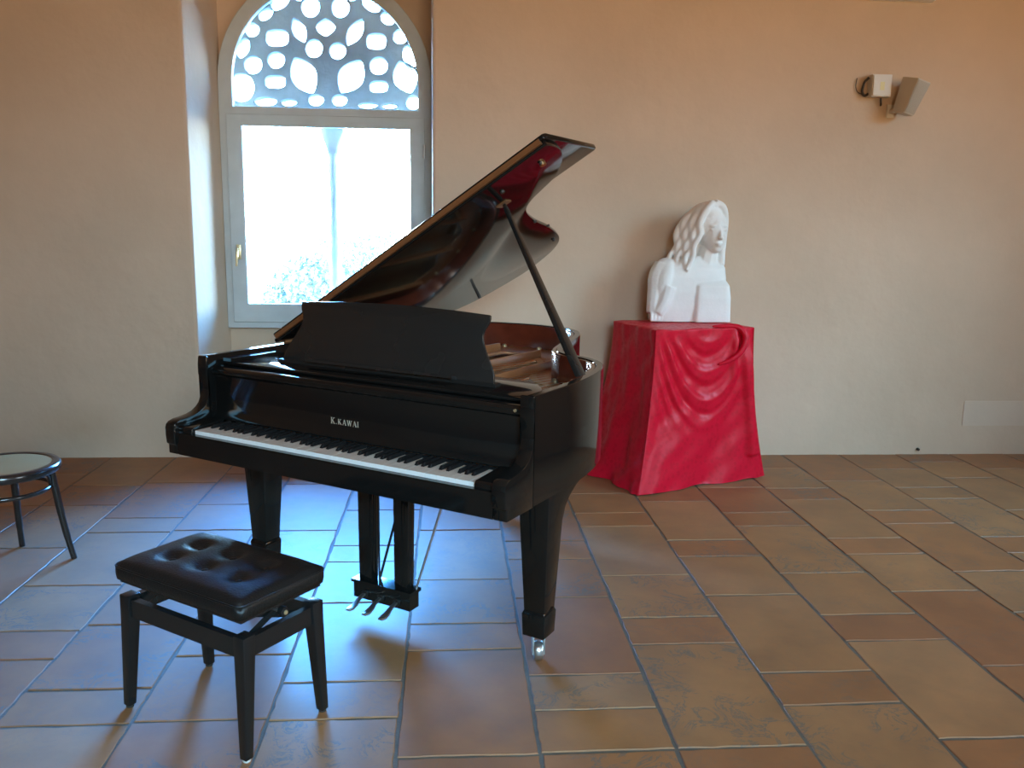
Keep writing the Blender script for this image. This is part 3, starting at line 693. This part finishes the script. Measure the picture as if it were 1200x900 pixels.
# ------------------------------------------------------------------ piano stool
stool = tag(empty('piano_stool', (-.688, 2.473, 0), -.615), 'black height-adjustable piano stool with buttoned leather seat', 'stool')
for sx_ in (-1, 1):
    for sy_ in (-1, 1):
        def rg(z, h, cx_, cy_): return [(cx_-h, cy_-h, z), (cx_+h, cy_-h, z), (cx_+h, cy_+h, z), (cx_-h, cy_+h, z)]
        l = loft('leg', [rg(.008, .0135, sx_*.259, sy_*.150), rg(.30, .0205, sx_*.250, sy_*.134), rg(.368, .0215, sx_*.249, sy_*.132)], 'stoolblack', stool, b=.003)
        lathe('glide', [(.011, 0), (.012, .003), (.012, .010)], 'boxplastic' if (sx_, sy_) == (1, -1) else 'cable', l, (sx_*.259, sy_*.150, 0), 14)
for sy_ in (-1, 1): box('long_apron', -.228, .228, sy_*.136-.011, sy_*.136+.011, .302, .358, 'stoolblack', stool, .003)
for sx_ in (-1, 1): box('short_apron', sx_*.253-.011, sx_*.253+.011, -.112, .112, .302, .358, 'stoolblack', stool, .003)
for sx_ in (-1, 1):
    for k_ in (-1, 1):
        a, c = Vector((0, -k_*.105, .322)), Vector((0, k_*.105, .408)); d = (c-a).normalized(); n_ = Vector((0, -d.z, d.y))*.010
        x0 = sx_*(.205+.005*k_)
        loft('scissor_bar', [[(x0-.002, q_.y-n_.y, q_.z-n_.z), (x0-.002, q_.y+n_.y, q_.z+n_.z), (x0+.002, q_.y+n_.y, q_.z+n_.z), (x0+.002, q_.y-n_.y, q_.z-n_.z)] for q_ in (a, c)], 'satin', stool)
tube('lift_spindle', [(-.16, 0, .388), (.25, 0, .388)], .006, 'steel', stool, 10)
lathe('height_knob', [(.006, .250), (.014, .253), (.016, .262), (.014, .270), (.006, .273)], 'stoolblack', stool, (0, 0, .388), 18, 'x')
lathe('knob_cap', [(.007, .2725), (.006, .276), (.003, .277)], 'brassbright', stool, (0, 0, .388), 14, 'x')
box('seat_board', -.262, .262, -.152, .152, .410, .422, 'stoolblack', stool, .002)
NX, NY = 54, 34; SXh, SYh = .275, .166
DIM = [(-.145, -.052), (0, -.052), (.145, -.052), (-.145, .052), (0, .052), (.145, .052)]
cb = bmesh.new(); G = []
def zt(x_, y_):
    ex, ey = 1-abs(x_)/SXh, 1-abs(y_)/SYh
    z = .474+.016*(min(1, ex*3.2)**.5)*(min(1, ey*2.4)**.5)-.012*(1-min(1, ex*10))**2-.012*(1-min(1, ey*7))**2
    for a_, b_ in DIM: r2_ = (x_-a_)**2+(y_-b_)**2; z -= .016*math.exp(-r2_/.00075)+.004*math.exp(-r2_/.004)
    for a_, b_ in DIM:                                  # faint puckers that run out from the buttons
        an = math.atan2(y_-b_, x_-a_); r_2 = math.hypot(x_-a_, y_-b_); z -= .0018*abs(math.sin(2*an))**.3*math.exp(-(r_2/.05)**2)*(1 if r_2 > .012 else 0)
    return z
def rr_(x_, y_, s):                                     # rounded plan corners
    r = .028; ax, ay = SXh*s-r, SYh*s-r; dx, dy = max(abs(x_)-ax, 0), max(abs(y_)-ay, 0); h = math.hypot(dx, dy)
    if h > r: x_ = math.copysign(ax+dx*r/h, x_); y_ = math.copysign(ay+dy*r/h, y_)
    return x_, y_
for j in range(NY+1):
    row = []
    for i in range(NX+1):
        x_, y_ = SXh*(2*i/NX-1), SYh*(2*j/NY-1); z = zt(x_, y_); x2, y2 = rr_(x_, y_, 1); row.append(cb.verts.new((x2, y2, z)))
    G.append(row)
for j in range(NY):
    for i in range(NX): cb.faces.new((G[j][i], G[j][i+1], G[j+1][i+1], G[j+1][i]))
border = [G[0][i] for i in range(NX)]+[G[j][NX] for j in range(NY)]+[G[NY][i] for i in range(NX, 0, -1)]+[G[j][0] for j in range(NY, 0, -1)]
prev = border
for (s, z) in ((1.012, .458), (1.012, .440), (1.004, .425), (.97, .4215)):
    cur_ = [cb.verts.new((v_.co.x*s, v_.co.y*s, z)) for v_ in border]
    for i in range(len(border)): cb.faces.new((prev[i], prev[(i+1) % len(border)], cur_[(i+1) % len(border)], cur_[i]))
    prev = cur_
cb.faces.new(prev)
cu_ = from_bm('seat_cushion', cb, 'leather', stool, True)
tube('piping', [(v_[0]*1.008, v_[1]*1.008, .464) for v_ in [rr_(SXh*a_, SYh*b_, 1) for a_, b_ in [(-1+2*i/24, -1) for i in range(24)]+[(1, -1+2*i/16) for i in range(16)]+[(1-2*i/24, 1) for i in range(24)]+[(-1, 1-2*i/16) for i in range(16)]]], .003, 'leather', cu_, 6, True)
for a_, b_ in DIM: lathe('button', [(.011, zt(a_, b_)-.001), (.010, zt(a_, b_)+.003), (.005, zt(a_, b_)+.005)], 'leather', cu_, (a_, b_, 0), 14)

# ------------------------------------------------------------------ bentwood chair, cut by the left edge of the picture
ch = tag(empty('bentwood_chair', (-1.90, 3.665, 0), math.radians(17)), 'dark bentwood chair with round cane seat at the left edge', 'chair')
rg = bmesh.new(); N = 48; sec = [(-.020, -.012), (-.014, -.019), (.010, -.019), (.019, -.010), (.019, .010), (.010, .019), (-.014, .019), (-.020, .012)]
RR = [[rg.verts.new(((.200+a_)*math.cos(2*PI*i/N), (.200+a_)*math.sin(2*PI*i/N), .437+b_)) for a_, b_ in sec] for i in range(N)]
for i in range(N):
    for j in range(8): rg.faces.new((RR[i][j], RR[i][(j+1) % 8], RR[(i+1) % N][(j+1) % 8], RR[(i+1) % N][j]))
autosmooth(from_bm('seat_ring', rg, 'bent', ch), 60)
lathe('cane_seat', [(.186, .446), (.186, .452), (.178, .4535), (.05, .450), (.002, .4495)], 'cane', ch, (0, 0, 0), 48)
for i, a_ in enumerate((0, PI/2, PI+.1, 3*PI/2-.45)):
    c, s = math.cos(a_), math.sin(a_)
    if i < 2: path = [(.176, .42), (.187, .33), (.204, .2), (.222, .09), (.240, 0)]; rad = [.015, .0155, .0145, .013, .0125]
    else: path = [(.185, .42), (.187, .3), (.20, .15), (.225, 0)]; rad = [.0155, .0155, .0145, .0125]
    tube('leg', [(r*c, r*s, z) for r, z in catmull([Vector((p[0], p[1], 0)) for p in path], 5) and [(q.x, q.y) for q in catmull([Vector(p) for p in path], 5)]], [rad[min(int(k_/5), len(rad)-1)] for k_ in range(5*(len(path)-1)+1)], 'bent', ch, 12)
tube('leg_ring', [(.172*math.cos(2*PI*i/40), .172*math.sin(2*PI*i/40), .345) for i in range(40)], .0095, 'bent', ch, 10, True)
for a_ in (0, PI/2):
    c, s = math.cos(a_), math.sin(a_)
    tube('leg_brace', catmull([Vector((.172*math.cos(a_+d_), .172*math.sin(a_+d_), z)) for d_, z in ((-.55, .419), (-.28, .405), (-.12, .378), (-.07, .347))], 4), .007, 'bent', ch, 8)
hoop = catmull([Vector(p) for p in ((-.19, 0, .43), (-.235, -.03, .58), (-.27, -.075, .74), (-.25, -.16, .85), (-.19, -.22, .87), (-.135, -.25, .85), (-.085, -.262, .74), (-.075, -.225, .58), (-.08, -.175, .43))], 5)
tube('back_hoop', hoop, .0135, 'bent', ch, 12)
hoop2 = catmull([Vector(p) for p in ((-.175, -.07, .445), (-.215, -.10, .58), (-.23, -.13, .70), (-.19, -.185, .77), (-.12, -.225, .70), (-.085, -.205, .58), (-.065, -.175, .445))], 5)
tube('inner_back_hoop', hoop2, .010, 'bent', ch, 10)

# ------------------------------------------------------------------ plinth draped in red cloth
ZTOP = .925
E1 = Vector((math.cos(math.radians(17)), math.sin(math.radians(17)))); E2 = Vector((-E1.y, E1.x)); FL = Vector((1.165, 4.72))
TQ = [FL, FL+E1*.68, FL+E1*.68+E2*.535, FL+E2*.535]
BQ = [Vector((1.066, 4.562)), Vector((1.945, 4.945)), Vector((1.80, 5.45)), Vector((.80, 5.25))]
TQ[2].y = min(TQ[2].y, 5.44)
def sm(a, b, x_): t_ = max(0, min(1, (x_-a)/(b-a))); return t_*t_*(3-2*t_)
NS, NR = (70, 40, 40, 40), 70
cl = bmesh.new(); rows = []
rc = random.Random(3)
ph = [rc.uniform(0, 6.28) for _ in range(8)]
for r in range(NR+1):
    t_ = r/NR; row = []
    for f in range(4):
        n_s = NS[f]
        for i in range(n_s):
            s = i/n_s
            a = TQ[f].lerp(TQ[(f+1) % 4], s); b2 = BQ[f].lerp(BQ[(f+1) % 4], s)
            g_ = t_**1.9
            p = a.lerp(b2, g_); tan = (TQ[(f+1) % 4]-TQ[f]).normalized(); nr = Vector((tan.y, -tan.x))
            edge = min(s, 1-s); em = sm(0, .10, edge)
            d = -.012*(1-sm(0, .06, edge))*(1-t_*.6)                 # soft rounded corners
            if f == 0:
                q_ = ((s-.52)/.40)**2; Lv = t_+.36*q_
                mk = em*sm(.02, .12, t_)*(1-sm(.50, .72, t_+.2*abs(s-.5)))
                d += mk*(.011*math.sin(2*PI*(Lv**1.3)/.17+.5)*(.5+.5*math.sin(4*s+.2)) + .0025*math.sin(2*PI*Lv/.062))
                d += em*sm(.25, .8, t_)*(.016*math.sin(2*PI*(1.5*s+.95*t_)+.8)+.005*math.sin(2*PI*(3.3*s+1.9*t_)+ph[0]))
                d += .030*sm(.80, .86, s-.06*math.sin(3*t_))*(1-sm(.955, 1, s))*(1-sm(.83, .845, t_))*sm(.02, .3, t_)
                d += .022*math.exp(-((s-.80+.10*t_)/.030)**2)*sm(0, .08, t_)*(1-sm(.2, .5, t_))
            elif f == 1: d += em*t_*(.022*math.sin(2*PI*(1.8*s)+ph[1])+.01*math.sin(2*PI*4.1*s+ph[2]))
            elif f == 3: d += em*(t_*(.018*math.sin(2*PI*(1.3*s+.3*t_)+ph[3])+.012*math.sin(2*PI*(2.7*s+.6*t_)+ph[4]))+.006*math.sin(9*t_+14*s+ph[5])*math.sin(21*t_-5*s)) + em*.03*sm(.88, .99, t_)*math.sin(2*PI*1.6*s+1)**2
            else: d += 0
            d += .0035*math.sin(31*s+17*t_+ph[6])*math.sin(23*t_-9*s)*em
            p = p+nr*d; p.y = min(p.y, 5.455)
            z = ZTOP*(1-t_)
            if r < 3: z = ZTOP-(.0, .006, .017)[r]
            row.append(cl.verts.new((p.x, p.y, max(z, .004+.006*max(0, math.sin(17*s+f))))))
    rows.append(row)
n = len(rows[0])
for a, b2 in zip(rows, rows[1:]):
    for i in range(n): cl.faces.new((a[i], a[(i+1) % n], b2[(i+1) % n], b2[i]))
cen = sum(((v_.co) for v_ in rows[0]), Vector())/n
prev = rows[0]
for q_ in (.93, .8, .55, .3, .1):
    curr = [cl.verts.new((cen.x+(v_.co.x-cen.x)*q_, cen.y+(v_.co.y-cen.y)*q_, ZTOP+.003+.0035*math.sin(i*.21+q_*9)*(q_ > .6))) for i, v_ in enumerate(rows[0])]
    for i in range(n): cl.faces.new((prev[i], prev[(i+1) % n], curr[(i+1) % n], curr[i]))
    prev = curr
cl.faces.new(prev)
cloth = from_bm('red_cloth', cl, 'red', None, True)
tag(cloth, 'red damask cloth draped to the floor over a plinth', 'cloth')
# gathered roll of the same cloth looping over the front edge beside the statue
def onfront(s, h, out): q_ = TQ[0].lerp(TQ[1], s); nn_ = Vector((E1.y, -E1.x)); q_ = q_+nn_*out; return Vector((q_.x, q_.y, h))
roll = catmull([onfront(.60, .934, -.05), onfront(.74, .936, -.03), onfront(.83, .925, .004), onfront(.865, .87, .03), onfront(.83, .80, .035), onfront(.74, .745, .025), onfront(.62, .715, .008)], 6)
rn = len(roll); ro = from_bm('gathered_fold', tube_bm(roll, [.004+.016*math.sin(PI*i/(rn-1))**.6 for i in range(rn)], 12), 'red', cloth, True)

# ------------------------------------------------------------------ marble bust
BX, BY, BZ = 1.468, 5.235, ZTOP+.0075
bust_bm = bmesh.new()
def blob(c, r, rot=(0, 0, 0), pw=1.0):
    m_ = Matrix.Translation(Vector(c)) @ Matrix.Rotation(math.radians(rot[2]), 4, 'Z') @ Matrix.Rotation(math.radians(rot[1]), 4, 'Y') @ Matrix.Rotation(math.radians(rot[0]), 4, 'X') @ Matrix.Diagonal((*r, 1))
    g_ = bmesh.ops.create_icosphere(bust_bm, subdivisions=3, radius=1)
    for v_ in g_['verts']:
        if pw != 1: v_.co = Vector([math.copysign(abs(x_)**pw, x_) for x_ in v_.co])
        v_.co = m_ @ v_.co
def bar(path, rad):
    n0 = len(bust_bm.verts); tube_bm(catmull([Vector(p) for p in path], 4), rad if not isinstance(rad, list) else [rad[0]+(rad[1]-rad[0])*i/(4*(len(path)-1)) for i in range(4*(len(path)-1)+1)], 10, bust_bm)
# torso block: widening downwards, flat back
def tblock(rows_):
    R = [[bust_bm.verts.new(p) for p in r] for r in rows_]; n_ = len(R[0])
    for a, b2 in zip(R, R[1:]):
        for i in range(n_): bust_bm.faces.new((a[i], a[(i+1) % n_], b2[(i+1) % n_], b2[i]))
    bust_bm.faces.new(R[0][::-1]); bust_bm.faces.new(R[-1])
def se(x0, x1, y0, y1, z, pw=.5, n_=28):
    cx_, cy_, rx, ry = (x0+x1)/2, (y0+y1)/2, (x1-x0)/2, (y1-y0)/2
    return [(cx_+rx*math.copysign(abs(math.cos(2*PI*i/n_))**pw, math.cos(2*PI*i/n_)), cy_+ry*math.copysign(abs(math.sin(2*PI*i/n_))**pw, math.sin(2*PI*i/n_)), z) for i in range(n_)]
tblock([se(-.225, .255, -.095, .10, 0), se(-.222, .252, -.105, .10, .08), se(-.205, .246, -.108, .10, .18), se(-.19, .240, -.100, .095, .27), se(-.165, .235, -.085, .09, .33), se(-.10, .215, -.06, .085, .375, .7), se(-.03, .19, -.04, .07, .40, .8)])
# right block of rough-cut stone, its straight edge a little proud
tblock([se(.022, .258, -.130, .06, 0, .25), se(.024, .254, -.130, .06, .15, .25), se(.028, .246, -.122, .06, .225, .3), se(.05, .235, -.10, .06, .25, .4)])
# sleeve and forearm with hand
bar([(-.155, -.005, .335), (-.195, -.02, .27), (-.205, -.035, .19), (-.215, -.05, .11), (-.222, -.062, .05)], [.062, .046])
blob((-.160, -.025, .235), (.068, .082, .150), (0, 16, 0)); blob((-.125, .0, .315), (.085, .075, .070), (0, 25, 0)); bar([(-.135, -.07, .21), (-.165, -.085, .12), (-.205, -.09, .05)], [.052, .036])
for i in range(4): bar([(-.245+i*.022, -.095, .055), (-.248+i*.022, -.108, .03), (-.249+i*.021, -.105, .004)], .0095)
# neck, head, face
bar([(.115, .0, .33), (.125, -.005, .40), (.135, -.005, .45)], [.075, .06])
blob((.125, .01, .595), (.108, .115, .135)); blob((.112, -.005, .662), (.098, .095, .070)); blob((.128, -.03, .708), (.060, .060, .030))
blob((.148, -.045, .545), (.074, .075, .125), (0, 0, 8))
blob((.152, -.075, .452), (.036, .036, .030))
blob((.158, -.118, .535), (.013, .018, .034), (-14, 0, 0)); blob((.160, -.131, .512), (.016, .015, .012))
for dx in (-.034, .034): blob((.152+dx, -.100, .562), (.021, .012, .010)); blob((.152+dx*.95, -.104, .586), (.026, .012, .008), (0, dx*250, 0))
blob((.157, -.113, .480), (.024, .013, .008)); blob((.157, -.110, .467), (.020, .013, .007))
# hair: thick strands parted at the crown and falling past the shoulders
for k_ in range(6):
    f = k_/5
    wv = .010*(1 if k_ % 2 else -1)
    bar([(.125-.01*f, -.065+.10*f, .722-.02*f), (.075-.055*f, -.085+.11*f, .68-.02*f), (.045-.095*f+wv, -.078+.10*f-abs(wv)*.5, .60), (.034-.10*f-wv, -.078+.095*f, .53), (.018-.10*f+wv, -.08+.09*f, .46), (-.008-.10*f-wv, -.088+.085*f, .395), (-.03-.09*f+wv, -.098+.08*f, .315+.03*f)], [.024, .014])
for k_ in range(5):
    f = k_/4
    bar([(.135, -.06+.10*f, .722-.02*f), (.185+.01*f, -.06+.10*f, .695), (.214+.006*f, -.035+.08*f, .62), (.212, -.03+.08*f, .52), (.206, -.035+.08*f, .43), (.205, -.04+.08*f, .35)], [.026, .022])
blob((.085, .045, .57), (.105, .070, .145)); blob((.03, .045, .42), (.115, .055, .12)); blob((.12, .05, .42), (.10, .05, .10))
# hem folds on the chest
bust_bm.normal_update()
bme = bpy.data.meshes.new('bust_src'); bmesh.ops.recalc_face_normals(bust_bm, faces=bust_bm.faces); bust_bm.to_mesh(bme); bust_bm.free()
tmp = bpy.data.objects.new('tmp', bme); COL.objects.link(tmp)
md = tmp.modifiers.new('r', 'REMESH'); md.mode = 'VOXEL'; md.voxel_size = .0055
ms = tmp.modifiers.new('s', 'SMOOTH'); ms.factor = .5; ms.iterations = 3
bpy.context.view_layer.update()
fin = bpy.data.meshes.new_from_object(tmp.evaluated_get(bpy.context.evaluated_depsgraph_get())); bpy.data.objects.remove(tmp)
for v_ in fin.vertices: v_.co.z = max(v_.co.z, 0.0)
fin.name = 'marble_bust'
bust = link('marble_bust', fin, 'marble', None, True); bust.location = (BX, BY, BZ); bust.rotation_euler = (0, 0, math.radians(4))
tag(bust, 'white marble bust of a long-haired figure on the red cloth', 'statue')

# ------------------------------------------------------------------ things on the wall
jb = tag(empty('junction_box', (2.695, YB, 2.40)), 'small white junction box beside the wall loudspeaker', 'junction box')
box('housing', -.062, .062, -.070, -.0005, -.066, .066, 'boxplastic', jb, .006)
box('cover', -.057, .057, -.078, -.0705, -.060, .060, 'boxplastic', jb, .004)
box('sticker', -.014, .014, -.0792, -.0785, -.03, .02, 'yellowish', jb, 0)
tube('cable', catmull([Vector(p) for p in ((-.069, -.03, .05), (-.095, -.03, .02), (-.10, -.02, -.03), (-.085, -.02, -.055), (-.06, -.02, -.045))], 5), .008, 'cable', jb, 8)
tube('thin_wire', catmull([Vector(p) for p in ((-.085, -.015, -.05), (-.125, -.012, -.035), (-.14, -.01, .0), (-.135, -.008, .05))], 5), .0025, 'cable', jb, 6)
tube('cable', catmull([Vector(p) for p in ((.02, -.03, -.07), (.022, -.03, -.09), (.03, -.02, -.105), (.036, -.006, -.11))], 5), .006, 'cable', jb, 8)
sp_ = tag(empty('loudspeaker', (2.850, YB, 2.335)), 'small beige wall loudspeaker angled on its bracket', 'loudspeaker')
cab = loft('cabinet', [[(x_*w_, y_*d_, z) for x_, y_ in ((-.5, 0), (-.36, -1), (.36, -1), (.5, 0))] for z, w_, d_ in ((-.105, .115, .085), (.105, .150, .115))], 'whiteplastic', sp_, b=.006)
cab.location = (0, -.07, 0); cab.rotation_euler = (math.radians(10), math.radians(12), math.radians(18))
gr = loft('grille', [[(x_*w_, y_, z) for x_, y_ in ((-.33, -d_-.004), (.33, -d_-.004), (.33, -d_+.001), (-.33, -d_+.001))] for z, w_, d_ in ((-.096, .117, .0865), (.096, .148, .1135))], 'grille', cab, b=.002)
box('wall_plate', -.078, -.03, -.012, -.0005, -.12, -.04, 'boxplastic', sp_, .003)
tube('bracket_arm', [(-.054, -.01, -.08), (-.05, -.05, -.085), (-.02, -.085, -.08)], .014, 'boxplastic', sp_, 10)
lm = tag(empty('wall_lamp', (2.80, YB, 2.985)), 'white wall lamp at the top edge above the loudspeaker', 'lamp')
box('lamp_housing', -.20, .20, -.06, -.0005, -.072, .09, 'lampwhite', lm, .008); box('lamp_cover', -.185, .185, -.075, -.0605, -.060, .078, 'lampwhite', lm, .006)
struct(box('trim_1', 3.508, 4.10, YB-.004, YB-.0003, .20, .372, 'patch', b=.0015), 'pale repaired rectangle low on the wall at right', 'wall patch')
tag(tube('cable_stub', [(3.209, YB-.002, .036), (3.209, YB-.016, .034)], .010, 'cable'), 'tiny dark cable stub at the wall foot on the right', 'cable')
